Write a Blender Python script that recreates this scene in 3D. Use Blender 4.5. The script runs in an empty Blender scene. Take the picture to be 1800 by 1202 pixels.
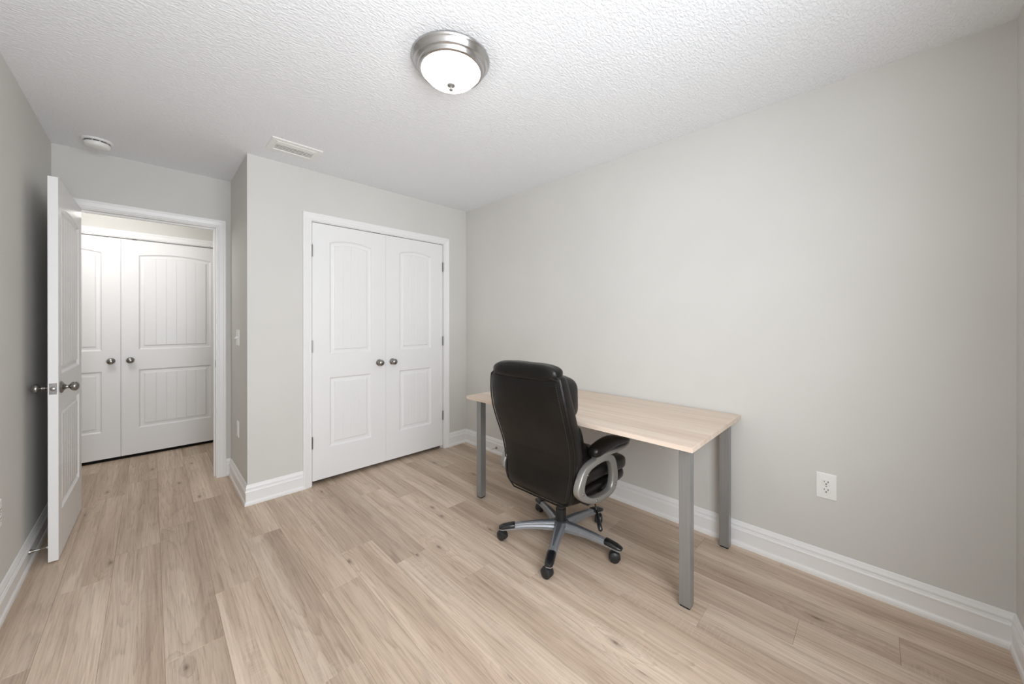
import bpy, bmesh, math, random
from mathutils import Vector, Matrix
random.seed(7)
PI = math.pi
scene = bpy.context.scene
COL = scene.collection

# ------------------------------------------------------------------ measured room
H = 2.44                      # ceiling
L, R = -0.4623, 2.3718        # left / right wall faces
S = 0.4715                    # side face of the closet bump
C = 3.0771                    # closet wall face
B = 3.7994                    # back wall face (entry door)
N = -0.3827                   # near wall face (window, behind the camera)
HY0, HY1 = B + 0.115, 4.93    # hall
HX0, HX1 = -1.75, 1.55
CAM = (0.0, 0.0, 1.2689)

# ------------------------------------------------------------------ camera, world, lights, exposure
cam_d = bpy.data.cameras.new('camera'); cam = bpy.data.objects.new('camera', cam_d); COL.objects.link(cam)
cam_d.sensor_fit = 'HORIZONTAL'; cam_d.sensor_width = 36.0
cam_d.lens = 637.29 * 36.0 / 1800.0
cam_d.shift_y = -34.09 / 1800.0
cam_d.clip_start = 0.02; cam_d.clip_end = 60
cam.location = CAM
yaw, pitch, roll = 0.7829, -0.001, 0.0002
cam.rotation_euler = (PI/2 + pitch, roll, -yaw)
scene.camera = cam

scene.view_settings.view_transform = 'Standard'
scene.view_settings.look = 'None'
scene.view_settings.gamma = 1.0
scene.view_settings.use_curve_mapping = False
scene.view_settings.exposure = 0.0

world = bpy.data.worlds.new('world'); scene.world = world; world.use_nodes = True
world.node_tree.nodes['Background'].inputs[0].default_value = (0.80, 0.90, 1.0, 1)
world.node_tree.nodes['Background'].inputs[1].default_value = 1.0

def area(name, loc, rot, sx, sy, power, color):
    l = bpy.data.lights.new(name, 'AREA'); l.shape = 'RECTANGLE'; l.size = sx; l.size_y = sy
    l.energy = power; l.color = color
    o = bpy.data.objects.new(name, l); COL.objects.link(o); o.location = loc; o.rotation_euler = rot
    return o
WX0, WX1, WZ0, WZ1 = -0.36, 1.16, 0.70, 2.14     # window opening in the near wall
area('window_daylight', ((WX0+WX1)/2, N - 0.035, (WZ0+WZ1)/2), (PI/2, 0, 0), WX1-WX0-.02, WZ1-WZ0-.02, 60, (0.95, 0.985, 1.04))
bpy.data.lights['window_daylight'].spread = math.radians(178)
LAMP = (0.952, 1.343)
LAMP_EMIT = 10.0
hl = bpy.data.lights.new('hall_lamp_light', 'POINT'); hl.energy = 15.5; hl.color = (1.0, 0.97, 0.94); hl.shadow_soft_size = 0.12
hlo = bpy.data.objects.new('hall_lamp_light', hl); COL.objects.link(hlo); hlo.location = (-0.38, 4.06, 2.12)

scene.cycles.max_bounces = 14
scene.cycles.diffuse_bounces = 9
scene.cycles.use_denoising = True
scene.cycles.caustics_reflective = False

# ------------------------------------------------------------------ materials
def newmat(name):
    m = bpy.data.materials.new(name); m.use_nodes = True
    nt = m.node_tree; b = nt.nodes['Principled BSDF']
    return m, nt, b
def nd(nt, t, **kw):
    n = nt.nodes.new(t)
    for k, v in kw.items():
        if k.startswith('i_'): n.inputs[k[2:].replace('_', ' ')].default_value = v
        else: setattr(n, k, v)
    return n
def ramp(nt, stops, interp='LINEAR'):
    n = nt.nodes.new('ShaderNodeValToRGB'); cr = n.color_ramp; cr.interpolation = interp
    while len(cr.elements) > 1: cr.elements.remove(cr.elements[-1])
    cr.elements[0].position = stops[0][0]; cr.elements[0].color = (*stops[0][1], 1)
    for p, c in stops[1:]:
        e = cr.elements.new(p); e.color = (*c, 1)
    return n
def bump(nt, b, height, strength, dist):
    bp = nt.nodes.new('ShaderNodeBump'); bp.inputs['Strength'].default_value = strength
    bp.inputs['Distance'].default_value = dist
    nt.links.new(height, bp.inputs['Height']); nt.links.new(bp.outputs[0], b.inputs['Normal'])
    return bp
def simple(name, col, rough=.5, metal=0.0, noise=None, spec=.5, coat=0):
    m, nt, b = newmat(name)
    b.inputs['Base Color'].default_value = (*col, 1); b.inputs['Roughness'].default_value = rough
    b.inputs['Metallic'].default_value = metal; b.inputs['Specular IOR Level'].default_value = spec
    b.inputs['Coat Weight'].default_value = coat
    if noise:
        sc, st, di = noise
        tc = nd(nt, 'ShaderNodeTexCoord'); nz = nd(nt, 'ShaderNodeTexNoise', i_Scale=sc, i_Detail=4.0)
        nt.links.new(tc.outputs['Object'], nz.inputs['Vector']); bump(nt, b, nz.outputs[0], st, di)
    return m

def wall_mat(name, col):
    m, nt, b = newmat(name)
    tc = nd(nt, 'ShaderNodeTexCoord')
    nz = nd(nt, 'ShaderNodeTexNoise', i_Scale=55.0, i_Detail=3.0)
    big = nd(nt, 'ShaderNodeTexNoise', i_Scale=2.2, i_Detail=2.0)
    nt.links.new(tc.outputs['Object'], nz.inputs['Vector']); nt.links.new(tc.outputs['Object'], big.inputs['Vector'])
    r = ramp(nt, [(.35, tuple(c*.985 for c in col)), (.65, tuple(min(1, c*1.015) for c in col))])
    nt.links.new(big.outputs[0], r.inputs[0]); nt.links.new(r.outputs[0], b.inputs['Base Color'])
    b.inputs['Roughness'].default_value = .62; b.inputs['Specular IOR Level'].default_value = .3
    bump(nt, b, nz.outputs[0], .18, .0012)
    return m
M_wall = wall_mat('wall_paint', (.625, .617, .588))
M_hallwall = M_wall

def ceiling_mat():
    m, nt, b = newmat('ceiling_knockdown')
    tc = nd(nt, 'ShaderNodeTexCoord')
    mp = nd(nt, 'ShaderNodeMapping'); mp.inputs['Scale'].default_value = (1.0, 1.9, 1); mp.inputs['Rotation'].default_value = (0, 0, .3)
    nt.links.new(tc.outputs['Object'], mp.inputs[0])
    nz = nd(nt, 'ShaderNodeTexNoise', i_Scale=62.0, i_Detail=5.0, i_Distortion=.5)
    nt.links.new(mp.outputs[0], nz.inputs['Vector'])
    r = ramp(nt, [(.38, (0, 0, 0)), (.64, (1, 1, 1))])
    nt.links.new(nz.outputs[0], r.inputs[0])
    b.inputs['Base Color'].default_value = (.84, .857, .88, 1); b.inputs['Roughness'].default_value = .8
    b.inputs['Specular IOR Level'].default_value = .2
    bump(nt, b, r.outputs[0], .62, .0030)
    return m
M_ceil = ceiling_mat()
M_trim = simple('white_trim_paint', (.81, .81, .805), .35, noise=(9, .05, .001))
M_door = simple('white_door_paint', (.80, .80, .797), .38, noise=(60, .04, .0006))
M_plastic = simple('white_plastic', (.82, .82, .80), .3)
M_slot = simple('dark_slot', (.03, .03, .03), .6)
M_nickel = simple('satin_nickel', (.33, .315, .30), .27, 1.0)
M_hinge = simple('hinge_nickel', (.30, .29, .28), .35, 1.0)
M_dark = simple('dark_void', (.02, .018, .015), .9)

def brushed(name, col, rough):
    m, nt, b = newmat(name)
    tc = nd(nt, 'ShaderNodeTexCoord'); mp = nd(nt, 'ShaderNodeMapping'); mp.inputs['Scale'].default_value = (220, 220, 3)
    nz = nd(nt, 'ShaderNodeTexNoise', i_Scale=1.0, i_Detail=3.0)
    nt.links.new(tc.outputs['Object'], mp.inputs[0]); nt.links.new(mp.outputs[0], nz.inputs['Vector'])
    r = ramp(nt, [(.3, tuple(c*.93 for c in col)), (.7, tuple(c*1.07 for c in col))])
    nt.links.new(nz.outputs[0], r.inputs[0]); nt.links.new(r.outputs[0], b.inputs['Base Color'])
    b.inputs['Roughness'].default_value = rough; b.inputs['Metallic'].default_value = .55
    return m
M_steel = brushed('brushed_steel_leg', (.30, .303, .303), .36)
M_lampmetal = simple('brushed_nickel_lamp', (.50, .49, .48), .24, 1.0)
M_silver = simple('silver_painted_plastic', (.27, .26, .24), .33, .5)
M_silverbase = simple('silver_painted_base', (.29, .30, .315), .34, .5)
M_dkbase = simple('dark_grey_base_core', (.10, .105, .115), .4, .2)
M_black = simple('black_plastic', (.014, .014, .015), .42)
M_cap = simple('glossy_black_cap', (.010, .010, .011), .25)
M_rubber = simple('white_rubber', (.75, .75, .73), .6)

def leather():
    m, nt, b = newmat('dark_brown_leather')
    tc = nd(nt, 'ShaderNodeTexCoord')
    v = nd(nt, 'ShaderNodeTexVoronoi', i_Scale=260.0); nz = nd(nt, 'ShaderNodeTexNoise', i_Scale=9.0, i_Detail=4.0, i_Distortion=.6)
    nt.links.new(tc.outputs['Object'], v.inputs['Vector']); nt.links.new(tc.outputs['Object'], nz.inputs['Vector'])
    r = ramp(nt, [(.3, (.0042, .0036, .0030)), (.7, (.0078, .0068, .0057))])
    nt.links.new(nz.outputs[0], r.inputs[0]); nt.links.new(r.outputs[0], b.inputs['Base Color'])
    b.inputs['Roughness'].default_value = .33; b.inputs['Specular IOR Level'].default_value = .32
    b1 = nd(nt, 'ShaderNodeBump'); b1.inputs['Strength'].default_value = .35; b1.inputs['Distance'].default_value = .004
    b2 = nd(nt, 'ShaderNodeBump'); b2.inputs['Strength'].default_value = .12; b2.inputs['Distance'].default_value = .0008
    nt.links.new(nz.outputs[0], b1.inputs['Height']); nt.links.new(v.outputs[0], b2.inputs['Height'])
    nt.links.new(b1.outputs[0], b2.inputs['Normal']); nt.links.new(b2.outputs[0], b.inputs['Normal'])
    return m
M_leather = leather()

def lamp_glass():
    m, nt, b = newmat('frosted_lamp_glass_lit')
    b.inputs['Base Color'].default_value = (.9, .88, .85, 1); b.inputs['Roughness'].default_value = .35
    b.inputs['Emission Color'].default_value = (1.0, .965, .92, 1)
    b.inputs['Emission Strength'].default_value = LAMP_EMIT
    return m
M_glow = lamp_glass()
def pane_mat():
    m, nt, b = newmat('clear_glass')
    b.inputs['Transmission Weight'].default_value = 1; b.inputs['Roughness'].default_value = 0; b.inputs['IOR'].default_value = 1.45
    return m
M_glass = pane_mat()

def plank_mat():
    m, nt, b = newmat('oak_vinyl_plank')
    lk = nt.links.new
    tc = nd(nt, 'ShaderNodeTexCoord'); oi = nd(nt, 'ShaderNodeObjectInfo')
    mul = nd(nt, 'ShaderNodeVectorMath', operation='MULTIPLY'); comb = nd(nt, 'ShaderNodeCombineXYZ')
    m1 = nd(nt, 'ShaderNodeMath', operation='MULTIPLY'); m1.inputs[1].default_value = 37.0
    m2 = nd(nt, 'ShaderNodeMath', operation='MULTIPLY'); m2.inputs[1].default_value = 91.0
    lk(oi.outputs['Random'], m1.inputs[0]); lk(oi.outputs['Random'], m2.inputs[0])
    lk(m1.outputs[0], comb.inputs[0]); lk(m2.outputs[0], comb.inputs[1]); lk(m2.outputs[0], comb.inputs[2])
    add = nd(nt, 'ShaderNodeVectorMath', operation='ADD'); lk(tc.outputs['Object'], add.inputs[0]); lk(comb.outputs[0], add.inputs[1])
    P = add.outputs[0]
    def mapped(sx, sy, sz=1.0, src=None):
        mp = nd(nt, 'ShaderNodeMapping'); mp.inputs['Scale'].default_value = (sx, sy, sz); lk(src or P, mp.inputs[0]); return mp.outputs[0]
    def math1(op, a, c=None, v=None):
        n = nd(nt, 'ShaderNodeMath', operation=op)
        lk(a, n.inputs[0])
        if c is not None: lk(c, n.inputs[1])
        if v is not None: n.inputs[1].default_value = v
        return n.outputs[0]
    # knots: sparse stretched voronoi cells
    vk = nd(nt, 'ShaderNodeTexVoronoi', i_Scale=1.0, i_Randomness=1.0); vk.voronoi_dimensions = '2D'
    lk(mapped(6.0, 2.3), vk.inputs['Vector'])
    sep = nd(nt, 'ShaderNodeSeparateColor'); lk(vk.outputs['Color'], sep.inputs[0])
    has = math1('GREATER_THAN', sep.outputs[0], v=.80)
    kd = ramp(nt, [(.0, (1, 1, 1)), (.03, (.6, .6, .6)), (.065, (.22, .22, .22)), (.15, (0, 0, 0))]); lk(vk.outputs['Distance'], kd.inputs[0])
    knot = math1('MULTIPLY', kd.outputs[0], has)
    kw = ramp(nt, [(.0, (1, 1, 1)), (.45, (0, 0, 0))], 'EASE'); lk(vk.outputs['Distance'], kw.inputs[0])
    kwarp = math1('MULTIPLY', kw.outputs[0], has)
    # flowing growth-ring field (cathedral grain) bent around knots
    nlow = nd(nt, 'ShaderNodeTexNoise', i_Scale=1.0, i_Detail=1.5, i_Distortion=.25); lk(mapped(8.0, .55), nlow.inputs['Vector'])
    f0 = math1('MULTIPLY', nlow.outputs[0], v=11.0)
    f1 = math1('MULTIPLY', kwarp, v=2.6)
    fld = math1('ADD', f0, f1)
    nmed = nd(nt, 'ShaderNodeTexNoise', i_Scale=1.0, i_Detail=3.0); lk(mapped(60.0, 1.6), nmed.inputs['Vector'])
    f2 = math1('MULTIPLY', nmed.outputs[0], v=1.1); fld = math1('ADD', fld, f2)
    fr = math1('FRACT', fld)
    ring = ramp(nt, [(0, (0, 0, 0)), (.10, (.9, .9, .9)), (.30, (.35, .35, .35)), (.85, (.05, .05, .05)), (1, (0, 0, 0))]); lk(fr, ring.inputs[0])
    ringv = math1('MULTIPLY', ring.outputs[0], nmed.outputs[0])
    # fine fibres
    nf = nd(nt, 'ShaderNodeTexNoise', i_Scale=1.0, i_Detail=5.0, i_Roughness=.65); lk(mapped(240.0, 7.0), nf.inputs['Vector'])
    nf2 = nd(nt, 'ShaderNodeTexNoise', i_Scale=1.0, i_Detail=3.0); lk(mapped(95.0, 2.2), nf2.inputs['Vector'])
    # broad light / dark bands running along the board
    nb = nd(nt, 'ShaderNodeTexNoise', i_Scale=1.0, i_Detail=2.0, i_Distortion=.35); lk(mapped(9.5, .42), nb.inputs['Vector'])
    base = ramp(nt, [(.30, (0.475, 0.362, 0.272)), (.44, (0.539, 0.417, 0.317)), (.56, (0.623, 0.497, 0.388)), (.70, (0.692, 0.565, 0.45))]); lk(nb.outputs[0], base.inputs[0])
    def mixc(fac, a, colb, mode='MIX', f=None):
        mx = nd(nt, 'ShaderNodeMix'); mx.data_type = 'RGBA'; mx.blend_type = mode
        if fac is not None: lk(fac, mx.inputs[0])
        if f is not None: mx.inputs[0].default_value = f
        lk(a, mx.inputs[6])
        if isinstance(colb, tuple): mx.inputs[7].default_value = (*colb, 1)
        else: lk(colb, mx.inputs[7])
        return mx.outputs[2]
    col = mixc(math1('MULTIPLY', ringv, v=.50), base.outputs[0], (.185, .125, .085))
    fib = ramp(nt, [(.32, (.70, .68, .66)), (.5, (1, 1, 1)), (.72, (1.0, 1.0, 1.0))]); lk(nf.outputs[0], fib.inputs[0])
    col = mixc(None, col, fib.outputs[0], 'MULTIPLY', .75)
    fib2 = ramp(nt, [(.3, (.74, .73, .72)), (.55, (1, 1, 1))]); lk(nf2.outputs[0], fib2.inputs[0])
    col = mixc(None, col, fib2.outputs[0], 'MULTIPLY', .7)
    col = mixc(math1('MULTIPLY', knot, v=.85), col, (.095, .060, .040))
    # faint cross saw marks in patches
    ns = nd(nt, 'ShaderNodeTexNoise', i_Scale=1.0, i_Detail=1.0); lk(mapped(14.0, 150.0), ns.inputs['Vector'])
    npatch = nd(nt, 'ShaderNodeTexNoise', i_Scale=1.0, i_Detail=0.0); lk(mapped(11.0, 1.6), npatch.inputs['Vector'])
    pr = ramp(nt, [(.60, (0, 0, 0)), (.72, (1, 1, 1))]); lk(npatch.outputs[0], pr.inputs[0])
    sr = ramp(nt, [(.45, (0, 0, 0)), (.62, (1, 1, 1))]); lk(ns.outputs[0], sr.inputs[0])
    saw = math1('MULTIPLY', pr.outputs[0], sr.outputs[0])
    col = mixc(math1('MULTIPLY', saw, v=.20), col, (.62, .54, .46))
    # board to board tone
    tone = ramp(nt, [(0, (.88, .875, .87)), (.5, (1, 1, 1)), (1, (1.07, 1.07, 1.07))]); lk(oi.outputs['Random'], tone.inputs[0])
    col = mixc(None, col, tone.outputs[0], 'MULTIPLY', 1.0)
    lk(col, b.inputs['Base Color'])
    b.inputs['Roughness'].default_value = .48; b.inputs['Specular IOR Level'].default_value = .42
    bump(nt, b, nf.outputs[0], .10, .0008)
    return m
M_plank = plank_mat()

def desk_mat():
    m, nt, b = newmat('light_oak_laminate')
    lk = nt.links.new
    tc = nd(nt, 'ShaderNodeTexCoord')
    def mp(sx, sy, sz):
        q = nd(nt, 'ShaderNodeMapping'); q.inputs['Scale'].default_value = (sx, sy, sz); lk(tc.outputs['Object'], q.inputs[0]); return q.outputs[0]
    a = nd(nt, 'ShaderNodeTexNoise', i_Scale=1.0, i_Detail=2.0, i_Distortion=.4); lk(mp(14, .8, 5), a.inputs['Vector'])
    f = nd(nt, 'ShaderNodeTexNoise', i_Scale=1.0, i_Detail=5.0); lk(mp(120, 3.0, 60), f.inputs['Vector'])
    base = ramp(nt, [(.32, (.635, .505, .405)), (.5, (.70, .575, .475)), (.68, (.75, .640, .54))]); lk(a.outputs[0], base.inputs[0])
    fr = ramp(nt, [(.35, (.86, .84, .82)), (.6, (1, 1, 1))]); lk(f.outputs[0], fr.inputs[0])
    mx = nd(nt, 'ShaderNodeMix'); mx.data_type = 'RGBA'; mx.blend_type = 'MULTIPLY'; mx.inputs[0].default_value = .8
    lk(base.outputs[0], mx.inputs[6]); lk(fr.outputs[0], mx.inputs[7]); lk(mx.outputs[2], b.inputs['Base Color'])
    b.inputs['Roughness'].default_value = .42
    return m
M_desk = desk_mat()

# ------------------------------------------------------------------ mesh helpers
def mobj(name, verts, faces, mat, parent=None, smooth=False, bevel=0, subsurf=0, seg=2, autos=None):
    me = bpy.data.meshes.new(name); me.from_pydata([tuple(v) for v in verts], [], faces)
    bm = bmesh.new(); bm.from_mesh(me); bmesh.ops.recalc_face_normals(bm, faces=bm.faces); bm.to_mesh(me); bm.free()
    me.materials.append(mat)
    if smooth: me.polygons.foreach_set('use_smooth', [True]*len(me.polygons))
    o = bpy.data.objects.new(name, me); COL.objects.link(o)
    if parent: o.parent = parent
    if bevel:
        bv = o.modifiers.new('bevel', 'BEVEL'); bv.width = bevel; bv.segments = seg; bv.limit_method = 'ANGLE'; bv.angle_limit = .6
        if not smooth:
            me.polygons.foreach_set('use_smooth', [True]*len(me.polygons)); bv.harden_normals = True
    if subsurf:
        ss = o.modifiers.new('subsurf', 'SUBSURF'); ss.levels = subsurf; ss.render_levels = subsurf
    if autos:
        me.set_sharp_from_angle(angle=autos)
    return o
class MB:
    def __init__(s): s.v = []; s.f = []
    def add(s, vs, fs):
        k = len(s.v); s.v += [tuple(v) for v in vs]; s.f += [tuple(i+k for i in f) for f in fs]; return s
    def box(s, x0, x1, y0, y1, z0, z1):
        vs = [(x0,y0,z0),(x1,y0,z0),(x1,y1,z0),(x0,y1,z0),(x0,y0,z1),(x1,y0,z1),(x1,y1,z1),(x0,y1,z1)]
        return s.add(vs, [(0,3,2,1),(4,5,6,7),(0,1,5,4),(1,2,6,5),(2,3,7,6),(3,0,4,7)])
    def build(s, name, mat, parent=None, **kw): return mobj(name, s.v, s.f, mat, parent, **kw)
def struct(o):
    o['kind'] = 'structure'; return o
def thing(name, loc, label, cat, group=None, rz=0.0):
    o = bpy.data.objects.new(name, None); COL.objects.link(o); o.location = loc; o.rotation_euler = (0, 0, rz)
    o.empty_display_size = .1
    o['label'] = label; o['category'] = cat
    if group: o['group'] = group
    return o
def holder(name, loc=(0,0,0), rz=0.0):
    o = bpy.data.objects.new(name, None); COL.objects.link(o); o.location = loc; o.rotation_euler = (0, 0, rz)
    o['kind'] = 'structure'; return o
def lathe(prof, n=40, axis='z', cap=True):
    """prof: list of (r, h). Returns verts, faces."""
    vs, fs = [], []
    for r, h in prof:
        for k in range(n):
            a = 2*PI*k/n; c, s_ = r*math.cos(a), r*math.sin(a)
            vs.append({'z': (c, s_, h), 'y': (c, h, s_), 'x': (h, c, s_)}[axis])
    for i in range(len(prof)-1):
        for k in range(n):
            fs.append((i*n+k, i*n+(k+1) % n, (i+1)*n+(k+1) % n, (i+1)*n+k))
    if cap:
        fs.append(tuple(range(n))[::-1]); fs.append(tuple(range((len(prof)-1)*n, len(prof)*n)))
    return vs, fs
def tr(vs, M):
    return [tuple(M @ Vector(v)) for v in vs]
def loft(rings, closed_ends=True):
    n = len(rings[0]); vs = [p for r_ in rings for p in r_]; fs = []
    for i in range(len(rings)-1):
        for k in range(n):
            fs.append((i*n+k, i*n+(k+1) % n, (i+1)*n+(k+1) % n, (i+1)*n+k))
    if closed_ends:
        fs.append(tuple(range(n))[::-1]); fs.append(tuple(range((len(rings)-1)*n, len(rings)*n)))
    return vs, fs
def sgnpow(c, e): return math.copysign(abs(c)**e, c)
def tube(path, r, n=8, closed=False):
    """tube along path of Vectors; r number or list"""
    pts = [Vector(p) for p in path]; rings = []
    up = Vector((0, 0, 1)); m = len(pts)
    prev = None
    for i, p in enumerate(pts):
        if closed: t = pts[(i+1) % m] - pts[i-1]
        else: t = pts[min(i+1, m-1)] - pts[max(i-1, 0)]
        t.normalize()
        if prev is None:
            u = up if abs(t.z) < .9 else Vector((1, 0, 0))
            a = t.cross(u).normalized()
        else:
            a = (prev - t*prev.dot(t)).normalized()
        prev = a; b_ = t.cross(a)
        rr = r[i] if isinstance(r, (list, tuple)) else r
        rings.append([tuple(p + a*math.cos(2*PI*k/n)*rr + b_*math.sin(2*PI*k/n)*rr) for k in range(n)])
    if closed:
        vs, fs = loft(rings, False); k0 = (m-1)*n
        for k in range(n): fs.append((k0+k, k0+(k+1) % n, (k+1) % n, k))
        return vs, fs
    return loft(rings)
def pillow(c, h, e1=.38, e2=.38, nu=40, nv=24, wob=0.0, seed=0, fn=None):
    """superellipsoid with centre c, half sizes h"""
    vs, fs = [], []
    rnd = random.Random(seed); ph = [rnd.uniform(0, 6.28) for _ in range(6)]
    for j in range(nv+1):
        v = -PI/2 + PI*j/nv
        for i in range(nu):
            u = 2*PI*i/nu
            x = sgnpow(math.cos(v), e1)*sgnpow(math.cos(u), e2); y = sgnpow(math.cos(v), e1)*sgnpow(math.sin(u), e2); z = sgnpow(math.sin(v), e1)
            k = 1 + wob*(math.sin(5*x+ph[0])*math.sin(7*y+ph[1])+.6*math.sin(9*y+3*z+ph[2])*math.cos(6*x+ph[3]))
            p = (c[0]+h[0]*x*k, c[1]+h[1]*y*k, c[2]+h[2]*z*k)
            if fn: p = fn(p)
            vs.append(p)
    for j in range(nv):
        for i in range(nu):
            fs.append((j*nu+i, j*nu+(i+1) % nu, (j+1)*nu+(i+1) % nu, (j+1)*nu+i))
    return vs, fs

# ================================================================== THE SETTING
# ---- floor: a slab and its planks, each plank its own board
floor = MB().box(HX0-.1, R+.12, N-.12, HY1+.7, -.12, -.0065).build('floor', simple('floor_underlay', (.06, .045, .035), .9))
struct(floor)
PW = .17525; PL = 1.2225
joint = {-3: 2.19, -2: 1.46, -1: 2.914, 0: 3.085, 1: 2.175, 2: 2.593, 3: 1.824, 4: 2.073, 5: 1.778, 6: 1.44, 7: 1.214, 8: .841, 9: .53, 10: .232, 11: -.065, 12: .71}
plank_cache = {}
def plank_mesh(w, l):
    key = (round(w, 4), round(l, 4))
    if key in plank_cache: return plank_cache[key]
    g, bv, t = .0002, .0007, .0062
    x0, x1, y0, y1 = g, w-g, g, l-g
    vs = [(x0, y0, -t), (x1, y0, -t), (x1, y1, -t), (x0, y1, -t),
          (x0, y0, -bv), (x1, y0, -bv), (x1, y1, -bv), (x0, y1, -bv),
          (x0+bv, y0+bv, 0), (x1-bv, y0+bv, 0), (x1-bv, y1-bv, 0), (x0+bv, y1-bv, 0)]
    fs = [(8, 9, 10, 11)]
    for a, c in ((0, 4), (4, 8)):
        for k in range(4): fs.append((a+k, a+(k+1) % 4, c+(k+1) % 4, c+k))
    me = bpy.data.meshes.new('plank'); me.from_pydata(vs, [], fs); me.materials.append(M_plank)
    plank_cache[key] = me; return me
def add_plank(x0, x1, y0, y1):
    if x1-x0 < .012 or y1-y0 < .03: return
    o = bpy.data.objects.new('plank', plank_mesh(x1-x0, y1-y0)); COL.objects.link(o); o.parent = floor
    o.location = (x0, y0, 0)
for i in range(-10, 15):
    x0 = .035 + PW*i; x1 = x0 + PW
    j = joint.get(i, random.uniform(0, PL))
    lo = N if x0 > L - PW + .001 else B + .02
    hi = HY1 + .02 if x0 < HX1 else B
    xa, xb = max(x0, HX0), min(x1, R)
    if xb <= xa: continue
    y = j - math.ceil((j-lo)/PL + 1)*PL
    while y < hi:
        a, c = max(y, lo), min(y+PL, hi)
        if c > a:
            if x0 < L < x1:      # column running under the left wall line
                if c > B+.02: add_plank(xa, xb, max(a, B+.02), c)
                if a < B+.02: add_plank(L, xb, a, min(c, B+.02))
            else: add_plank(xa, xb, a, c)
        y += PL

# ---- ceiling
struct(MB().box(HX0-.1, R+.12, N-.12, HY1+.7, H, H+.08).build('ceiling', M_ceil))
# ---- walls
T = .115
def wall(name, boxes, mat=None):
    m = MB()
    for b_ in boxes: m.box(*b_)
    return struct(m.build(name, mat or M_wall))
wall('wall_left', [(L-T, L, N-T, B, 0, H)])
wall('wall_right', [(R, R+T, N-T, B+T, 0, H)])
wall('wall_near', [(L, WX0, N-T, N, 0, H), (WX1, R, N-T, N, 0, H), (WX0, WX1, N-T, N, 0, WZ0), (WX0, WX1, N-T, N, WZ1, H)])
DX0, DX1, DZ = -.3735, .3745, 2.040          # entry door opening between jamb faces
J = .018
wall('wall_back', [(L-T, DX0-J, B, B+T, 0, H), (DX1+J, R, B, B+T, 0, H), (DX0-J, DX1+J, B, B+T, DZ+J, H)])
CX0, CX1, CZ = .8805, 2.0865, 2.0500         # closet opening between jamb faces
wall('wall_closet', [(S, CX0-J, C, C+T, 0, H), (CX1+J, R, C, C+T, 0, H), (CX0-J, CX1+J, C, C+T, CZ+J, H)])
wall('wall_bump', [(S, S+T, C+T, B, 0, H)])
KX0, KX1, KZ = -.957, .560, 2.052            # hall closet opening
KY = HY1 - .006
wall('wall_hall', [(HX0, KX0-J, KY, KY+T, 0, H), (KX1+J, HX1, KY, KY+T, 0, H), (KX0-J, KX1+J, KY, KY+T, KZ+J, H)])
wall('wall_hall_left', [(HX0-T, HX0, B, KY+T+.55, 0, H), (HX0, L-T, B, B+T, 0, H)])
wall('wall_hall_right', [(HX1, HX1+T, B+T, KY+T+.55, 0, H)])
wall('wall_hall_closet', [(HX0, HX1, KY+T+.50, KY+T+.55, 0, H)])

# ---- baseboards
BB = [(0, 0), (.0185, 0), (.0185, .012), (.0165, .020), (.0125, .026), (.0115, .030), (.0115, .088), (.0155, .090), (.0155, .093),
      (.0120, .101), (.0120, .104), (.0085, .106), (.0085, .110), (.0110, .112), (.0110, .118), (.0075, .128), (.0050, .1375), (.0030, .140), (0, .140)]
def baseboard(name, p0, p1, nrm, e0, e1):
    p0, p1, n = Vector((*p0, 0)), Vector((*p1, 0)), Vector((*nrm, 0)); t = (p1-p0).normalized()
    ra = [tuple(p0 + n*d - t*(e0*d) + Vector((0, 0, z))) for d, z in BB]
    rb = [tuple(p1 + n*d + t*(e1*d) + Vector((0, 0, z))) for d, z in BB]
    vs, fs = loft([ra, rb])
    return struct(mobj(name, vs, fs, M_trim))
CW = .0595   # casing width
baseboard('baseboard_right', (R, N), (R, C), (-1, 0), -1, -1)
baseboard('baseboard_left', (L, N), (L, B), (1, 0), -1, -1)
baseboard('baseboard_near', (L, N), (R, N), (0, 1), -1, -1)
baseboard('baseboard_bump', (S, C), (S, B), (-1, 0), 1, -1)
baseboard('baseboard_closet', (S, C), (CX0-.005-CW, C), (0, -1), 1, 0)
baseboard('baseboard_corner', (CX1+.005+CW, C), (R, C), (0, -1), 0, -1)
baseboard('baseboard_back', (DX1+.005+CW, B), (S, B), (0, -1), 0, -1)
baseboard('baseboard_hall', (HX0, KY), (KX0-.005-CW, KY), (0, -1), -1, 0)
baseboard('baseboard_hall_right', (KX1+.005+CW, KY), (HX1, KY), (0, -1), 0, -1)

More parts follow.
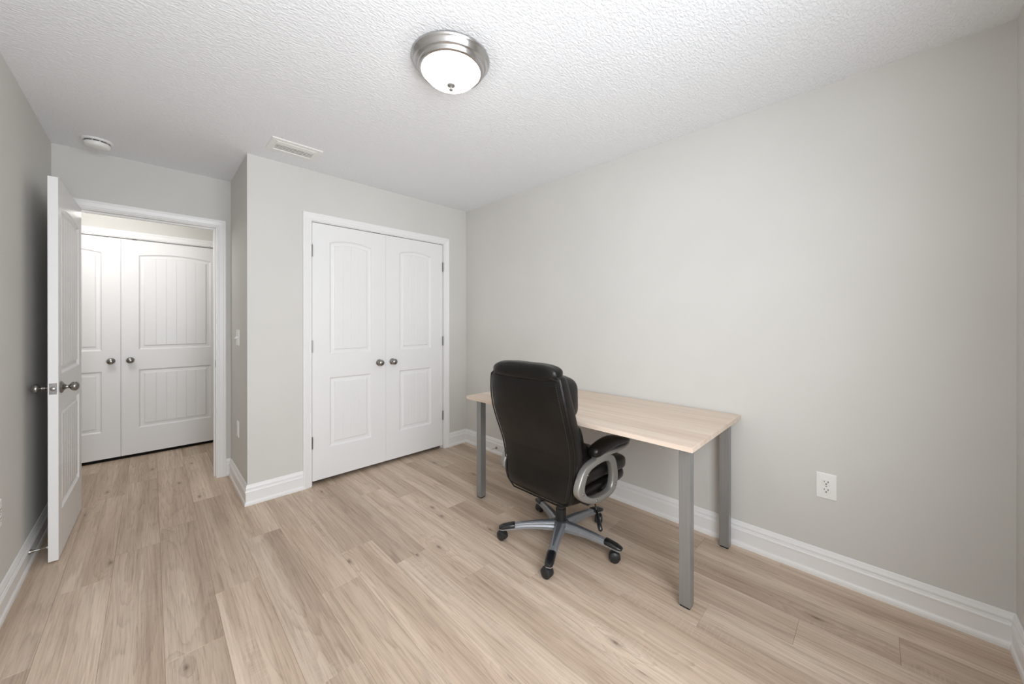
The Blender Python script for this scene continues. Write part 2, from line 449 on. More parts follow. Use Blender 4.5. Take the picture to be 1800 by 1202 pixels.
# ---- door casings with jambs and stops
CP = [(0, 0), (0, .009), (.003, .0115), (.010, .0115), (.013, .0095), (.016, .0120), (.040, .0155), (.044, .0175), (.054, .0180), (.0595, .0150), (.0595, 0)]
def casing_path(x0, x1, zt, y, s_):
    """mitred casing on face y, protruding s_ (+/-1 in y); x0<x1 inner edges"""
    def ring(px, pz, dx, dz):
        return [(px + dx*w, y + s_*d, pz + dz*w) for w, d in CP]
    return loft([ring(x0, 0, -1, 0), ring(x0, zt, -1, 1), ring(x1, zt, 1, 1), ring(x1, 0, 1, 0)])
def door_trim(name, x0, x1, zt, y0, y1, both=True, stop_y=None, front=-1):
    h = holder(name)
    r_ = .005
    vs, fs = casing_path(x0-r_, x1+r_, zt+r_, y0, -1); mobj('casing', vs, fs, M_trim, h)
    if both:
        vs, fs = casing_path(x0-r_, x1+r_, zt+r_, y1, 1); mobj('casing', vs, fs, M_trim, h)
    MB().box(x0-J, x0, y0, y1, 0, zt+J).build('jamb', M_trim, h)
    MB().box(x1, x1+J, y0, y1, 0, zt+J).build('jamb', M_trim, h)
    MB().box(x0, x1, y0, y1, zt, zt+J).build('jamb', M_trim, h)
    if stop_y:
        a, c = stop_y; w = .011
        MB().box(x0, x0+w, a, c, 0, zt-w).build('door_stop_strip', M_trim, h, bevel=.002)
        MB().box(x1-w, x1, a, c, 0, zt-w).build('door_stop_strip', M_trim, h, bevel=.002)
        MB().box(x0, x1, a, c, zt-w, zt).build('door_stop_strip', M_trim, h, bevel=.002)
    return h
t1 = door_trim('trim_1', DX0, DX1, DZ, B, B+T, True, (B+.042, B+.078))
# strike plate on the latch jamb
sp = MB().box(DX1-.0012, DX1+.0005, B+.006, B+.034, .900, .957).build('strike_plate', M_hinge, t1)
MB().box(DX1-.0016, DX1-.0011, B+.012, B+.026, .913, .944).build('strike_hole', M_slot, sp)
t2 = door_trim('trim_2', CX0, CX1, CZ, C, C+T, False, (C+.036, C+.05))
t3 = door_trim('trim_3', KX0, KX1, KZ, KY, KY+T, False, (KY+.048, KY+.06))

# ---- moulded two-panel arched plank doors
def door_leaf(name, w, h, loc, rz, knobs, flip=1, stile=.13, zoff=0.0, planks=.072, both=False, knob_x=None, knob_z=.90):
    """leaf in local coords: x 0..w, thickness y -TH..0 (front face at y=-TH... ) z 0..h"""
    TH = .035
    d = holder(name, loc, rz)
    x0, x1 = stile, w-stile
    zb0, zb1 = .240, .793; zt0, zt1 = .980, 1.872; rise = .028
    n = 4*max(2, round((x1-x0)/.03))
    cols_u = set([k/n for k in range(n+1)])
    fw_ = (x1-x0) - .09
    ng = max(2, round(fw_/planks)); gro = []
    for g in range(1, ng): gro.append(g/ng)
    uu = []
    for u in sorted(cols_u):
        if all(abs(u-g) > .012 for g in gro): uu.append((u, 0))
    du = .0028/fw_
    for g in gro: uu += [(g-du, 0), (g, 1), (g+du, 0)]
    uu.sort()
    def outline(zlo, zhi, rs, ins):
        xa, xb = x0+ins, x1-ins
        bot, top = [], []
        W = x1-x0
        for u, gv in uu:
            x = xa + (xb-xa)*u; c_ = (x-(x0+x1)/2)/(W/2)
            zt_ = zhi + (rs*(1-c_*c_) if rs else 0) - ins
            bot.append((x, zlo+ins)); top.append((x, zt_))
        return bot, top
    prof = [(0, 0), (.002, .0025), (.009, .0100), (.013, .0118), (.017, .0118), (.032, .0108), (.036, .0098), (.0405, .0038), (.045, .0034)]
    faces = [(-TH, 1)] + ([(0, -1)] if both else [])
    # frame of stiles and rails
    bm = bmesh.new()
    for fy, sg in faces:
        outer = [bm.verts.new((x, fy, z)) for x, z in ((0, 0), (w, 0), (w, h), (0, h))]
        edges = [bm.edges.new((outer[k], outer[(k+1) % 4])) for k in range(4)]
        for zlo, zhi, rs in ((zb0, zb1, 0), (zt0, zt1, rise)):
            bot, top = outline(zlo, zhi, rs, 0)
            lp_ = [bm.verts.new((x, fy, z)) for x, z in bot + top[::-1]]
            edges += [bm.edges.new((lp_[k], lp_[(k+1) % len(lp_)])) for k in range(len(lp_))]
        bmesh.ops.triangle_fill(bm, use_beauty=True, use_dissolve=False, edges=edges)
    if both:
        pass
    me = bpy.data.meshes.new('leaf_frame')
    # edges / back
    v = [bm.verts.new(p) for p in [(0,-TH,0),(w,-TH,0),(w,0,0),(0,0,0),(0,-TH,h),(w,-TH,h),(w,0,h),(0,0,h)]]
    quads = [(0,3,2,1),(4,5,6,7),(1,2,6,5),(3,0,4,7)] + ([] if both else [(2,3,7,6)])
    for q in quads: bm.faces.new([v[k] for k in q])
    bmesh.ops.remove_doubles(bm, verts=bm.verts, dist=1e-5)
    bmesh.ops.recalc_face_normals(bm, faces=bm.faces)
    bm.to_mesh(me); bm.free(); me.materials.append(M_door)
    fr = bpy.data.objects.new('leaf_frame', me); COL.objects.link(fr); fr.parent = d
    for fy, sg in faces:
        for zlo, zhi, rs in ((zb0, zb1, 0), (zt0, zt1, rise)):
            rings = []
            for ins, dep in prof:
                bot, top = outline(zlo, zhi, rs, ins)
                rings.append([(x, fy+sg*dep, z) for x, z in bot] + [(x, fy+sg*dep, z) for x, z in top[::-1]])
            # grooves on the last ring
            m_ = len(uu); last = []
            for k, (x, y, z) in enumerate(rings[-1]):
                gi = uu[k][1] if k < m_ else uu[2*m_-1-k][1]
                last.append((x, y + sg*(.0026 if gi else 0), z))
            rings[-1] = last
            N_ = len(rings[0]); vs = [p for r2 in rings for p in r2]; fs = []
            for i in range(len(rings)-1):
                for k in range(N_): fs.append((i*N_+k, i*N_+(k+1) % N_, (i+1)*N_+(k+1) % N_, (i+1)*N_+k))
            k0 = (len(rings)-1)*N_
            for k in range(m_-1): fs.append((k0+k, k0+k+1, k0+2*m_-2-k, k0+2*m_-1-k))
            o = mobj('door_panel', vs, fs, M_door, d)
            # make sure normals face outwards from the leaf
            nme = o.data; want = -sg
            avg = sum(p.normal.y*p.area for p in nme.polygons)
            if avg*want < 0: nme.flip_normals()
    for kx, ky, sd, kind in knobs:
        make_knob(d, kx, ky, knob_z, sd, kind)
    return d
def make_knob(parent, x, y, z, sd, kind='passage'):
    """door knob pointing along local -y (sd=-1) or +y"""
    if kind == 'passage':
        ros = [(.031, 0), (.0325, .003), (.031, .006), (.024, .010), (.016, .014), (.0125, .018)]
        kn = [(.0120, .018), (.0098, .022), (.0090, .027), (.0105, .0305), (.016, .034), (.022, .0385), (.0250, .0445), (.0255, .049), (.0240, .0555), (.0190, .061), (.012, .0645), (.004, .0663), (.0008, .0666)]
    else:
        ros = [(.026, 0), (.028, .003), (.025, .007), (.016, .012), (.0125, .016)]
        kn = [(.0120, .016), (.0110, .023), (.013, .028), (.020, .033), (.0255, .040), (.0265, .046), (.0245, .053), (.018, .059), (.009, .062), (.0008, .063)]
    vs, fs = lathe([(r_, y+sd*hh) for r_, hh in kn], 28, 'y'); vs = [(a+x, b_, c+z) for a, b_, c in vs]
    k = mobj('door_knob', vs, fs, M_nickel, parent, smooth=True)
    vs, fs = lathe([(r_, y+sd*hh) for r_, hh in ros], 28, 'y'); vs = [(a+x, b_, c+z) for a, b_, c in vs]
    mobj('rosette', vs, fs, M_nickel, k, smooth=True, autos=.7)
def hinge(parent, x, y, z, hh=.089):
    m = MB(); segs = 5
    for k in range(segs):
        vs, fs = lathe([(.0052, z-hh/2+k*hh/segs+.0006), (.0052, z-hh/2+(k+1)*hh/segs-.0006)], 12)
        m.add([(a+x, b_+y, c) for a, b_, c in vs], fs)
    vs, fs = lathe([(.0035, z-hh/2-.003), (.0035, z+hh/2+.003)], 10); m.add([(a+x, b_+y, c) for a, b_, c in vs], fs)
    m.box(x-.006, x+.006, y+.003, y+.006, z-hh/2, z+hh/2)
    return m.build('hinge', M_hinge, parent)
# entry door (open against the left wall)
w1 = .737
e = door_leaf('door_1', w1, 2.027, (-.3355, 3.7965, .010), math.radians(-91.1), [], stile=.088, both=True)
make_knob(e, w1-.062, -.035, .908, -1, 'passage'); make_knob(e, w1-.062, 0, .908, 1, 'passage')
lt = MB().box(w1, w1+.0015, -.0305, -.0045, .879, .937).build('latch_plate', M_nickel, e, bevel=.0006)
vs, fs = lathe([(.0105, w1+.001), (.0105, w1+.004), (.008, w1+.010), (.001, w1+.0115)], 18, 'x'); vs = [(a, b_-.0175, c+.908) for a, b_, c in vs]
mobj('latch_bolt', vs, fs, M_hinge, lt, smooth=True, autos=.6)
for zz in (.889, .927):
    vs, fs = lathe([(.003, w1+.0014), (.003, w1+.0022)], 10, 'x'); mobj('screw', [(a, b_-.0175, c+zz) for a, b_, c in vs], fs, M_hinge, lt)
for zz in (.25, 1.02, 1.80): hinge(e, -.003, -.0405, zz)
# closet doors: front face flush with the wall face
TH = .035
yf = C + .003 + TH
d2 = door_leaf('door_2', .5945, 2.010, (CX0+.003, yf, .034), 0, [(.5945-.060, -TH, -1, 'dummy')], stile=.127, knob_z=.882, planks=.058)
d3 = door_leaf('door_3', .5985, 2.010, (1.4795, yf, .034), 0, [(.062, -TH, -1, 'dummy')], stile=.133, knob_z=.882, planks=.058)
for zz in (1.790, 1.047, .299):
    hinge(d2, -.0015, -TH-.0055, zz); hinge(d3, .5985+.005-.0035, -TH-.0055, zz)
def catch(parent, x, z, y):
    MB().box(x-.016, x+.016, y-.001, y+.012, z, z+.0048).build('ball_catch', M_slot, parent)
catch(d2, .497, 2.0105, -TH+.002); catch(d3, .092, 2.0105, -TH+.002)
# hall doors
yh = HY1 + TH
d4 = door_leaf('door_4', .7545, 2.012, (KX0+.0015, yh, .030), 0, [(.7545-.060, -TH, -1, 'dummy')], stile=.115, knob_z=.884)
d5 = door_leaf('door_5', .7575, 2.012, (-.1990, yh, .030), 0, [(.060, -TH, -1, 'dummy')], stile=.115, knob_z=.884)
catch(d4, .665, 2.013, -TH+.002); catch(d5, .090, 2.013, -TH+.002)

# ---- window in the near wall, behind the camera
wh = holder('window_1')
m = MB(); y0, y1 = N-.085, N-.045; fw = .045
m.box(WX0, WX1, y0, y1, WZ0, WZ0+fw).box(WX0, WX1, y0, y1, WZ1-fw, WZ1).box(WX0, WX0+fw, y0, y1, WZ0+fw, WZ1-fw).box(WX1-fw, WX1, y0, y1, WZ0+fw, WZ1-fw)
m.box(WX0+fw, WX1-fw, y0, y1, (WZ0+WZ1)/2-.02, (WZ0+WZ1)/2+.02)
m.build('window_frame', M_trim, wh, bevel=.002)
for a, c in ((WZ0+fw, (WZ0+WZ1)/2-.02), ((WZ0+WZ1)/2+.02, WZ1-fw)):
    MB().box(WX0+fw, WX1-fw, N-.068, N-.063, a, c).build('window_pane', M_glass, wh)
MB().box(WX0-.04, WX1+.04, N-.03, N+.03, WZ0-.02, WZ0).build('window_sill', M_trim, wh, bevel=.003)

# ================================================================== THINGS ON WALLS AND CEILING
# ---- flush ceiling lamp
lp = thing('ceiling_lamp', (LAMP[0], LAMP[1], H), 'round flush ceiling lamp with brushed nickel ring and lit frosted white glass bowl', 'lamp')
pan = [(.150, 0), (.1700, -.001), (.1725, -.004), (.1715, -.009), (.1660, -.014), (.1600, -.020), (.1560, -.030), (.1530, -.034), (.1480, -.036), (.1450, -.042), (.1425, -.050), (.1390, -.0535), (.1310, -.054), (.128, -.045)]
vs, fs = lathe(pan, 96, cap=False); mobj('lamp_ring', vs, fs, M_lampmetal, lp, smooth=True, autos=.9)
dome = []
for k in range(15):
    a = k/14*PI/2; dome.append((max(.0006, .1265*math.cos(a)**.85), -.046 - .065*math.sin(a)**1.15))
vs, fs = lathe(dome, 96, cap=False); mobj('glass_bowl', vs, fs, M_glow, lp, smooth=True)
fin = [(.0005, -.109), (.0175, -.110), (.0185, -.113), (.014, -.117), (.0065, -.121), (.0060, -.125), (.0085, -.128), (.0085, -.133), (.0045, -.137), (.0006, -.1385)]
vs, fs = lathe(fin, 28, cap=False); mobj('finial', vs, fs, simple('finial_nickel', (.16, .15, .14), .5, .35), lp, smooth=True)

# ---- smoke detector
sd = thing('smoke_detector', (-.247, 3.552, H), 'round white smoke detector on the ceiling near the open door', 'smoke detector')
vs, fs = lathe([(.060, 0), (.0715, 0), (.0725, -.003), (.0715, -.008), (.066, -.010), (.058, -.011)], 48, cap=False); mobj('mounting_plate', vs, fs, M_plastic, sd, smooth=True, autos=.6)
vs, fs = lathe([(.050, -.008), (.050, -.0168), (.0575, -.0172), (.0595, -.020), (.0590, -.030), (.054, -.040), (.044, -.0445), (.0008, -.046)], 48, cap=False)
body = mobj('detector_body', vs, fs, M_plastic, sd, smooth=True, autos=.7)
m = MB()
for k in range(10):
    if k % 5 == 4: continue
    a0, a1 = 2*PI*k/10 + .08, 2*PI*(k+1)/10 - .08
    ring = []
    for q in range(5):
        a = a0+(a1-a0)*q/4
        ring.append([(r_*math.cos(a), r_*math.sin(a), z) for r_, z in ((.050, -.0112), (.0560, -.0112), (.0560, -.0172), (.050, -.0172))])
    vs, fs = loft(ring); mobj('vent_slot', vs, fs, M_slot, body)

# ---- ceiling vent
vx0, vx1, vy0, vy1 = .541, .837, 2.676, 2.880
cv = thing('ceiling_vent', ((vx0+vx1)/2, (vy0+vy1)/2, H), 'white rectangular louvred air vent in the ceiling', 'vent')
hw, hd = (vx1-vx0)/2, (vy1-vy0)/2
def rect_ring(a, b_, z): return [(-a, -b_, z), (a, -b_, z), (a, b_, z), (-a, b_, z)]
rings = [rect_ring(hw, hd, 0), rect_ring(hw, hd, -.004), rect_ring(hw-.004, hd-.004, -.0065), rect_ring(hw-.030, hd-.030, -.0065), rect_ring(hw-.034, hd-.034, -.010), rect_ring(hw-.037, hd-.037, -.010), rect_ring(hw-.039, hd-.039, -.002)]
vs, fs = loft(rings, False); mobj('vent_frame', vs, fs, M_plastic, cv)
MB().box(-hw+.036, hw-.036, -hd+.036, hd-.036, -.0018, -.0008).build('duct_opening', simple('duct_grey', (.07, .07, .07), .8), cv)
for yy, dy, dz in ((-.0440, .0190, .0040), (-.0060, .0046, .0012), (.0150, .0046, .0012), (.0360, .0046, .0012), (.0560, .0046, .0012)):
    q = [(-hw+.036, yy-dy, -.0050), (-hw+.036, yy+dy, -.0050-dz), (-hw+.036, yy+dy, -.0058-dz), (-hw+.036, yy-dy, -.0058)]
    vs, fs = loft([q, [(hw-.036, b_, c) for a_, b_, c in q]]); mobj('louvre', vs, fs, M_plastic, cv)

# ---- wall plates
def plate(name, loc, rz, label, cat, gangs=1, kind='outlet', group=None, w=None, hgt=.118):
    """plate on a wall; local +y points into the room, x across"""
    t = thing(name, loc, label, cat, group, rz)
    w = w or (.071 + .046*(gangs-1)); h2 = hgt/2
    def rr(a, b_, y): return [(-a, y, -b_), (a, y, -b_), (a, y, b_), (-a, y, b_)]
    vs, fs = loft([rr(w/2, h2, 0), rr(w/2, h2, .003), rr(w/2-.003, h2-.003, .0055), rr(w/2-.02, h2-.03, .006)])
    mobj('cover_plate', vs, fs, M_plastic, t)
    if kind == 'outlet':
        for s_ in (1, -1):
            cz = s_*.0195
            out = []
            for k in range(32):
                a = 2*PI*k/32; x = .0172*math.cos(a); z = max(-.0145, min(.0145, .0172*math.sin(a)))
                out.append((x, z))
            vs, fs = loft([[(x, .0055, z+cz) for x, z in out], [(x, .0078, z+cz) for x, z in out], [(x*.95, .0084, z*.95+cz) for x, z in out]])
            r_ = mobj('receptacle', vs, fs, M_plastic, t)
            MB().box(-.0085, -.0058, .0082, .0087, cz-.001, cz+.0085).build('slot', M_slot, r_)
            MB().box(.0058, .0082, .0082, .0087, cz+.0, cz+.0080).build('slot', M_slot, r_)
            vs, fs = lathe([(.0030, .0082), (.0030, .0087)], 14, 'y'); mobj('ground_hole', [(a, b_, c+cz-.0075) for a, b_, c in vs], fs, M_slot, r_)
        vs, fs = lathe([(.0028, .0058), (.0028, .0070)], 12, 'y'); mobj('screw', vs, fs, M_hinge, t)
    else:
        for g in range(gangs):
            gx = (g-(gangs-1)/2)*.046
            MB().box(gx-.0055, gx+.0055, .005, .0072, -.0125, .0125).build('switch_collar', M_plastic, t, bevel=.0008)
            s_ = 1 if g == 0 else -1
            q0 = [(gx-.0042, .006, -.0055), (gx+.0042, .006, -.0055), (gx+.0042, .006, .0055), (gx-.0042, .006, .0055)]
            q1 = [(gx-.0036, .019, s_*.007-.003), (gx+.0036, .019, s_*.007-.003), (gx+.0036, .019, s_*.007+.003), (gx-.0036, .019, s_*.007+.003)]
            vs, fs = loft([q0, q1]); mobj('toggle', vs, fs, M_plastic, t, bevel=.0008)
            for zz in (-.030, .030):
                vs, fs = lathe([(.0026, .0055), (.0026, .0068)], 10, 'y'); mobj('screw', [(a+gx, b_, c+zz) for a, b_, c in vs], fs, M_plastic, t)
    return t
plate('wall_outlet', (R, .1745, .457), PI/2, 'white double outlet on the long bare wall beyond the desk end, near the baseboard', 'outlet', w=.079, hgt=.126)
plate('wall_outlet', (S, 3.440, .455), PI/2, 'small white outlet low on the narrow wall beside the doorway, below the light switch', 'outlet')
plate('wall_outlet', (L, 2.622, .452), -PI/2, 'white outlet at the picture edge on the wall behind the open door', 'outlet')
plate('light_switch', (S, 3.446, 1.152), PI/2, 'white double light switch on the narrow wall beside the doorway', 'light switch', gangs=2, kind='switch')

# ---- baseboard door stops
def stop(name, loc, rz, label, length, flange):
    t = thing(name, loc, label, 'door stop', None, rz)      # local +x away from the wall
    vs, fs = lathe(flange, 20, 'x'); mobj('base_cone', vs, fs, M_nickel, t, smooth=True, autos=.8)
    vs, fs = lathe([(.0022, .004), (.0022, length-.008)], 12, 'x'); mobj('rod', vs, fs, M_nickel, t, smooth=True, autos=.8)
    vs, fs = lathe([(.0045, length-.009), (.0050, length-.006), (.0050, length-.001), (.004, length)], 14, 'x'); mobj('rubber_tip', vs, fs, M_rubber, t, smooth=True, autos=.8)
    return t
stop('door_stop', (L+.0117, 3.095, .078), 0, 'thin metal door stop on the baseboard, its white tip at the open door', .0655, [(.0115, 0), (.0115, .003), (.0085, .010), (.0045, .024), (.0022, .036)])
stop('door_stop', (R-.0117, 2.585, .058), PI, 'small metal door stop on the baseboard under the desk, behind the chair', .075, [(.0115, 0), (.0115, .004), (.008, .010), (.0035, .014)])

# ================================================================== DESK
dx0, dx1, dy0, dy1 = 1.597, 2.3615, .5395, 2.066
dt = .7450; dth = .0225
dk = thing('desk', ((dx0+dx1)/2, (dy0+dy1)/2, 0), 'rectangular desk with light wood top on four square grey steel legs', 'desk')
cx, cy = (dx0+dx1)/2, (dy0+dy1)/2
MB().box(dx0-cx, dx1-cx, dy0-cy, dy1-cy, dt-dth, dt).build('tabletop', M_desk, dk, bevel=.0012)
lt_ = dt-dth
for (ax, ay) in ((1.676, .5765), (1.676, 2.0025), (2.281, .5805), (2.281, 2.0025)):
    lw = .0475
    o = MB().box(ax-cx, ax+lw-cx, ay-cy, ay+lw-cy, .008, lt_-.0005).build('leg', M_steel, dk, bevel=.0012)
    MB().box(ax-cx+.003, ax+lw-cx-.003, ay-cy+.003, ay+lw-cy-.003, 0, .008).build('foot_pad', M_black, o)
for ay in (.590, 2.016):
    MB().box(1.676+.0475-cx, 2.281-cx, ay-cy, ay+.025-cy, lt_-.030, lt_-.0005).build('support_rail', M_steel, dk, bevel=.001)

# ================================================================== OFFICE CHAIR
ch = thing('office_chair', (1.690, 1.295, 0), 'dark brown leather high-back swivel office chair with silver armrests, pushed up to the desk', 'chair')
def interp(tab, z):
    if z <= tab[0][0]: return tab[0][1:]
    for a, c in zip(tab, tab[1:]):
        if z <= c[0]:
            t = (z-a[0])/(c[0]-a[0]); return tuple(p+(q-p)*t for p, q in zip(a[1:], c[1:]))
    return tab[-1][1:]
# z, half width, rear x, thickness
BK = [(.322, .150, -.188, .030), (.330, .185, -.205, .050), (.345, .210, -.217, .070), (.370, .224, -.226, .080), (.40, .232, -.229, .085), (.45, .241, -.224, .088),
      (.50, .247, -.220, .090), (.55, .253, -.225, .092), (.60, .259, -.234, .095), (.65, .265, -.250, .095), (.70, .269, -.268, .095), (.75, .2705, -.286, .095),
      (.80, .270, -.302, .095), (.85, .266, -.315, .095), (.90, .260, -.325, .092), (.95, .252, -.331, .088), (.98, .247, -.333, .082), (1.000, .240, -.331, .070), (1.010, .228, -.325, .050)]
ss = lambda t: t*t*(3-2*t)
NB = 64
rings = []
for i in range(61):
    z = .322 + (1.010-.322)*i/60
    hw_, xr, th = interp(BK, z)
    ring = []
    for k in range(NB):
        a = 2*PI*k/NB; cc, sn = math.cos(a), math.sin(a)
        y = hw_*sgnpow(sn, .30); x = sgnpow(cc, .42)*th/2
        xx = xr + th/2 + x
        if cc < 0: xx -= .012*(1-(y/hw_)**2)*min(1, (z-.322)/.06)*min(1, max(0, (1.01-z)/.05))
        ring.append((xx, y, z))
    rings.append(ring)
vs, fs = loft(rings)
backrest = mobj('backrest', vs, fs, M_leather, ch, smooth=True)
# piping round the rear panel
def edgept(z, s_, off=.0, dx=.0):
    hw_, xr, th = interp(BK, z); return (xr + .008 + dx, s_*(hw_-.0045-off), z)
zs = [.352 + (.985-.352)*i/40 for i in range(41)]
path = [edgept(z, -1) for z in zs]
path += [(interp(BK, .995)[1]-.008, y, .9985-.001*abs(y)) for y in [-.205+.0205*2*i for i in range(11)]][:11]
path += [edgept(z, 1) for z in zs[::-1]]
path += [(interp(BK, .336)[1]-.006, y, .330) for y in [.17-.034*i for i in range(11)]]
vs, fs = tube(path, .0042, 8, closed=True); mobj('piping', vs, fs, M_leather, backrest, smooth=True)
# stitched seam: one run of short threads
m = MB(); k = 0
zz = .37
while zz < .975:
    for s_ in (-1, 1):
        p0, p1 = edgept(zz, s_, .017, -.0125), edgept(zz+.006, s_, .017, -.0125)
        vs, fs = tube([p0, p1], .0009, 5); m.add(vs, fs)
    zz += .0105
m.build('stitching', simple('thread', (.05, .045, .04), .5), backrest)['kind'] = 'stuff'
# side and front cushions, top roll
def bulge(vs_, amp, fx=22, fy=9, seed=0):
    return vs_
vs, fs = pillow((-.300, 0, 1.018), (.054, .226, .045), .60, .50, 56, 24, .018, 3,
                fn=lambda p: (p[0] + .0*p[1], p[1], p[2] - (.010 if p[1] > .17 else 0)*min(1, (p[1]-.17)/.06) - .006*(abs(p[1])/.23)**4))
mobj('head_roll', vs, fs, M_leather, backrest, smooth=True)
vs, fs = pillow((-.197, 0, .878), (.078, .226, .118), .45, .34, 56, 28, .012, 5, fn=lambda p: (p[0] - .10*(p[2]-.88)*.6, p[1], p[2]))
mobj('headrest_cushion', vs, fs, M_leather, backrest, smooth=True)
vs, fs = pillow((-.172, 0, .680), (.085, .228, .085), .45, .34, 56, 28, .014, 8, fn=lambda p: (p[0] - .35*(p[2]-.68), p[1], p[2]))
mobj('lumbar_cushion', vs, fs, M_leather, backrest, smooth=True)
vs, fs = pillow((-.105, 0, .555), (.100, .232, .085), .45, .34, 56, 28, .014, 9, fn=lambda p: (p[0] - .25*(p[2]-.555), p[1], p[2]))
mobj('lower_back_cushion', vs, fs, M_leather, backrest, smooth=True)
# seat
vs, fs = pillow((.082, 0, .444), (.305, .238, .052), .50, .28, 64, 24, .008, 11, fn=lambda p: (p[0], p[1], p[2] + .006 - max(0, p[0]-.10)*.10))
seat = mobj('seat', vs, fs, M_leather, ch, smooth=True)
vs, fs = pillow((.075, 0, .366), (.292, .234, .042), .50, .28, 64, 20, .008, 12)
mobj('seat_base_cushion', vs, fs, M_leather, seat, smooth=True)
m = MB(); vs, fs = pillow((.02, 0, .330), (.20, .19, .014), .3, .3, 32, 8); m.add(vs, fs); m.build('seat_pan', M_black, seat, smooth=True)
m = MB().box(-.10, .12, -.075, .075, .268, .322); m.build('tilt_mechanism', M_black, ch, bevel=.006)
# armrests
AR = [((-.225, .572), (-.175, .541)), ((-.262, .522), (-.196, .505)), ((-.292, .468), (-.212, .465)), ((-.266, .427), (-.192, .436)), ((-.205, .392), (-.157, .414)),
      ((-.143, .364), (-.105, .400)), ((-.06, .352), (-.05, .396)), ((.03, .357), (-.003, .398)), ((.088, .374), (.022, .410)), ((.108, .440), (.034, .462)),
      ((.090, .515), (.022, .512)), ((.066, .572), (.000, .543)), ((-.020, .596), (-.050, .553)), ((-.130, .592), (-.115, .550))]
AR = [((a+.049, b_-.026), (-.038 + (c+.087)*1.13, .448 + (d_-.475)*1.10)) for (a, b_), (c, d_) in AR]
def armrest(sd_):
    yc = sd_*(.266 if sd_ < 0 else .254); hy = .020
    arm = bpy.data.objects.new('armrest', None); COL.objects.link(arm); arm.parent = ch; arm.empty_display_size = .05
    vs, fs = [], []; n_ = len(AR)
    for (ox, oz), (ix, iz) in AR:
        mx_, mz_ = (ox+ix)/2, (oz+iz)/2
        def L_(t): return (ix+(ox-ix)*t, iz+(oz-iz)*t)
        ring = []
        for t, yy in ((0, -.75), (0, .75), (.14, 1), (.86, 1), (1, .75), (1, -.75), (.86, -1), (.14, -1)):
            x, z = L_(t); ring.append((x, yc+hy*yy, z))
        vs += ring
    for i in range(n_):
        for k in range(8):
            a, c = i*8, ((i+1) % n_)*8
            fs.append((a+k, a+(k+1) % 8, c+(k+1) % 8, c+k))
    fr_ = mobj('arm_frame', vs, fs, M_silver, arm, smooth=True, subsurf=2)
    # support tongue under the pad
    tg = [(-.115, .585, .016, .010), (-.05, .592, .019, .011), (.02, .590, .024, .013), (.08, .588, .028, .012), (.15, .590, .031, .010), (.205, .598, .028, .008), (.228, .603, .016, .005)]
    rings_ = []
    tg = [(x+.049, z-.024, a_, b_) for x, z, a_, b_ in tg]
    for x, z, a_, b_ in tg:
        rings_.append([(x, yc + a_*sgnpow(math.cos(2*PI*k/20), .6), z + b_*sgnpow(math.sin(2*PI*k/20), .6)) for k in range(20)])
    vs, fs = loft(rings_); mobj('pad_support', vs, fs, M_silver, arm, smooth=True, autos=.9)
    pd = [(-.142, .618, .010, .008), (-.137, .619, .024, .018), (-.124, .620, .032, .025), (-.098, .624, .037, .030), (-.05, .631, .039, .032), (0, .636, .040, .032), (.05, .637, .040, .030),
          (.10, .633, .040, .026), (.15, .624, .039, .021), (.19, .617, .036, .017), (.215, .612, .029, .012), (.228, .609, .018, .007), (.232, .608, .006, .003)]
    rings_ = []
    pd = [(x+.049, z-.022, a_, b_) for x, z, a_, b_ in pd]
    for x, z, a_, b_ in pd:
        rings_.append([(x, yc + a_*sgnpow(math.cos(2*PI*k/32), .7), z + b_*sgnpow(math.sin(2*PI*k/32), .75)) for k in range(32)])
    vs, fs = loft(rings_); mobj('arm_pad', vs, fs, M_leather, arm, smooth=True)
    for bx, bz in ((-.157, .510), (-.194, .426), (-.073, .354), (.115, .382)):
        vs, fs = lathe([(.0062, 0), (.0062, .0030), (.0048, .0044), (.001, .0046)], 14, 'y')
        vs = [(a+bx, yc + sd_*(hy-.001) + sd_*b_, c+bz) for a, b_, c in vs]
        mobj('bolt', vs, fs, M_nickel, arm, smooth=True, autos=.8)
    # bracket from the frame to the seat pan
    MB().box(-.125, -.085, min(sd_*.17, yc), max(sd_*.17, yc), .338, .352).build('bracket', M_black, arm)
    MB().box(.03, .065, min(sd_*.17, yc), max(sd_*.17, yc), .338, .352).build('bracket', M_black, arm)
armrest(-1); armrest(1)
# lever
pth = [(.06, -.06, .300), (.098, -.120, .312), (.075, -.158, .300), (.045, -.196, .280), (.010, -.232, .256)]
vs, fs = tube(pth, .0035, 8); lv = mobj('lever', vs, fs, M_black, ch, smooth=True)
pth = [(.010, -.232, .256), (-.006, -.248, .244), (-.025, -.265, .230), (-.045, -.285, .213), (-.056, -.297, .202), (-.060, -.301, .198)]
vs, fs = tube(pth, [.0045, .008, .0105, .0130, .0115, .004], 12); mobj('lever_handle', vs, fs, M_cap, lv, smooth=True)
# gas column
prof = [(.036, .070), (.036, .118), (.030, .124), (.030, .190), (.0265, .192), (.0265, .255), (.0225, .257), (.0225, .285)]
vs, fs = lathe(prof, 32); mobj('gas_column', vs, fs, M_black, ch, smooth=True, autos=.6)
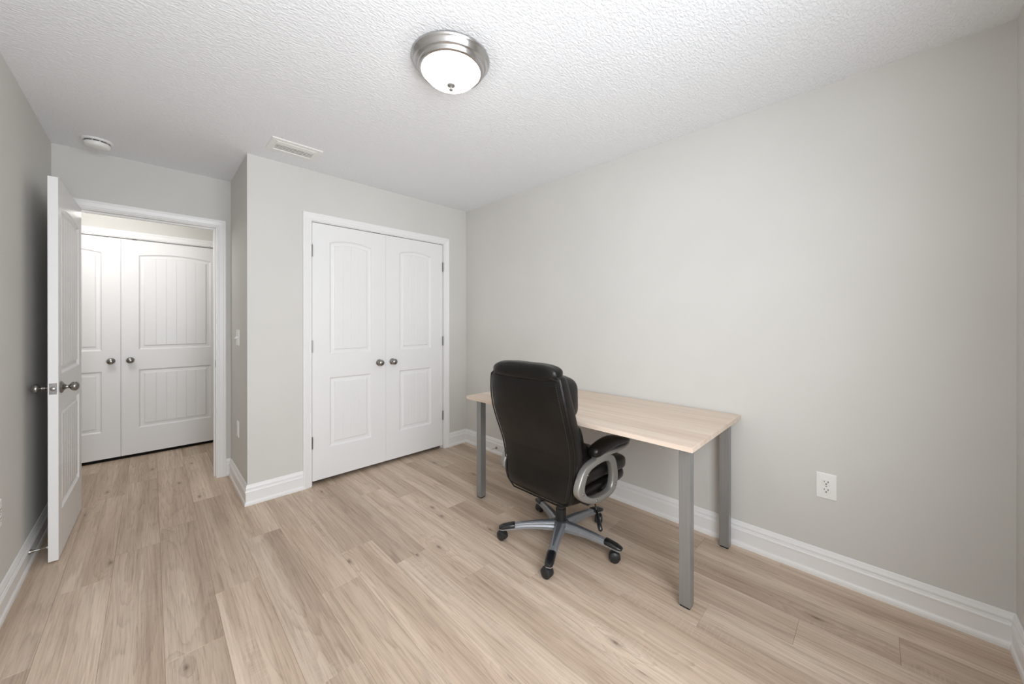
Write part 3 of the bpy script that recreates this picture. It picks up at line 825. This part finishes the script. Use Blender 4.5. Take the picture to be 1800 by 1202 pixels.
# five-star base
hub = [(.040, .068), (.047, .072), (.048, .108), (.043, .118), (.034, .1205)]
vs, fs = lathe(hub, 40); mobj('base_hub', vs, fs, M_dkbase, ch, smooth=True, autos=.7)
def base_leg(ang):
    A = Matrix.Rotation(ang, 4, 'Z')
    st = [(.030, .032, .072, .119), (.06, .0300, .074, .118), (.11, .0265, .078, .1165), (.17, .0240, .080, .1130), (.23, .0225, .078, .1070), (.28, .0220, .074, .1000), (.32, .0215, .069, .0925), (.345, .0190, .0655, .086), (.356, .0125, .066, .082)]
    sec = [(-1, 0), (-1.0, .42), (-.93, .50), (-.80, .50), (-.74, .58), (-.74, .80), (-.62, .93), (-.45, 1), (.45, 1), (.62, .93), (.74, .80), (.74, .58), (.80, .50), (.93, .50), (1.0, .42), (1, 0)]
    rings_ = [[(r_, hw_*u, z0+(z1-z0)*v_) for u, v_ in sec] for r_, hw_, z0, z1 in st]
    vs, fs = loft(rings_); vs = tr(vs, A)
    lg = mobj('base_leg', vs, fs, M_silverbase, ch, smooth=True, autos=.5)
    # dark spine along the top of the leg
    sp_ = [(.030, .018, .1205), (.07, .0165, .1200), (.12, .0135, .1178), (.18, .0095, .1135), (.235, .0045, .1075)]
    rings_ = [[(r_, -w_, z-.006), (r_, -w_*.7, z), (r_, w_*.7, z), (r_, w_, z-.006)] for r_, w_, z in sp_]
    vs, fs = loft(rings_); mobj('leg_inlay', tr(vs, A), fs, M_dkbase, lg, smooth=True, autos=.6)
    cp = [(.268, .0215, .084, .1035), (.272, .0232, .083, .1050), (.30, .0232, .079, .1010), (.33, .0228, .0755, .0945), (.350, .0200, .074, .0875), (.3605, .0130, .0745, .0820)]
    sec2 = [(-1, 0), (-1, .55), (-.8, .88), (-.45, 1), (.45, 1), (.8, .88), (1, .55), (1, 0)]
    rings_ = [[(r_, hw_*u, z0+(z1-z0)*v_) for u, v_ in sec2] for r_, hw_, z0, z1 in cp]
    vs, fs = loft(rings_); mobj('leg_cap', tr(vs, A), fs, M_cap, lg, smooth=True, autos=.7)
def caster(ang, swivel):
    A = Matrix.Rotation(ang, 4, 'Z') @ Matrix.Translation((.332, 0, 0)) @ Matrix.Rotation(swivel, 4, 'Z')
    m = MB()
    vs, fs = lathe([(.0055, .048), (.0055, .070)], 14); m.add(vs, fs)
    vs, fs = lathe([(.012, .054), (.014, .058), (.014, .066), (.011, .0685)], 18); m.add(vs, fs)
    off = .012
    # hood
    rings_ = []
    for k in range(17):
        a = math.radians(-12 + 204*k/16)
        rings_.append([(-off + r_*math.cos(a), y, .0275 + r_*math.sin(a)) for r_, y in ((.0225, -.0205), (.0285, -.0175), (.0305, -.010), (.0310, 0), (.0305, .010), (.0285, .0175), (.0225, .0205), (.020, 0))])
    vs, fs = loft(rings_); m.add(vs, fs)
    c_ = mobj('caster', tr(m.v, A), m.f, M_black, ch, smooth=True, autos=.8)
    for s_ in (-1, 1):
        pr = [(.006, s_*.0045), (.0235, s_*.0045), (.0268, s_*.0070), (.0272, s_*.0120), (.0262, s_*.0175), (.0225, s_*.0215), (.013, s_*.0235), (.002, s_*.0240)]
        vs, fs = lathe(pr, 28, 'y'); vs = [(a-off, b_, c+.0272) for a, b_, c in vs]
        mobj('wheel', tr(vs, A), fs, M_black, c_, smooth=True, autos=.9)
a0 = math.radians(-8.5)
for k, sw in zip(range(5), (.6, 2.0, 2.4, 1.2, .4)):
    base_leg(a0 + k*2*PI/5); caster(a0 + k*2*PI/5, sw)
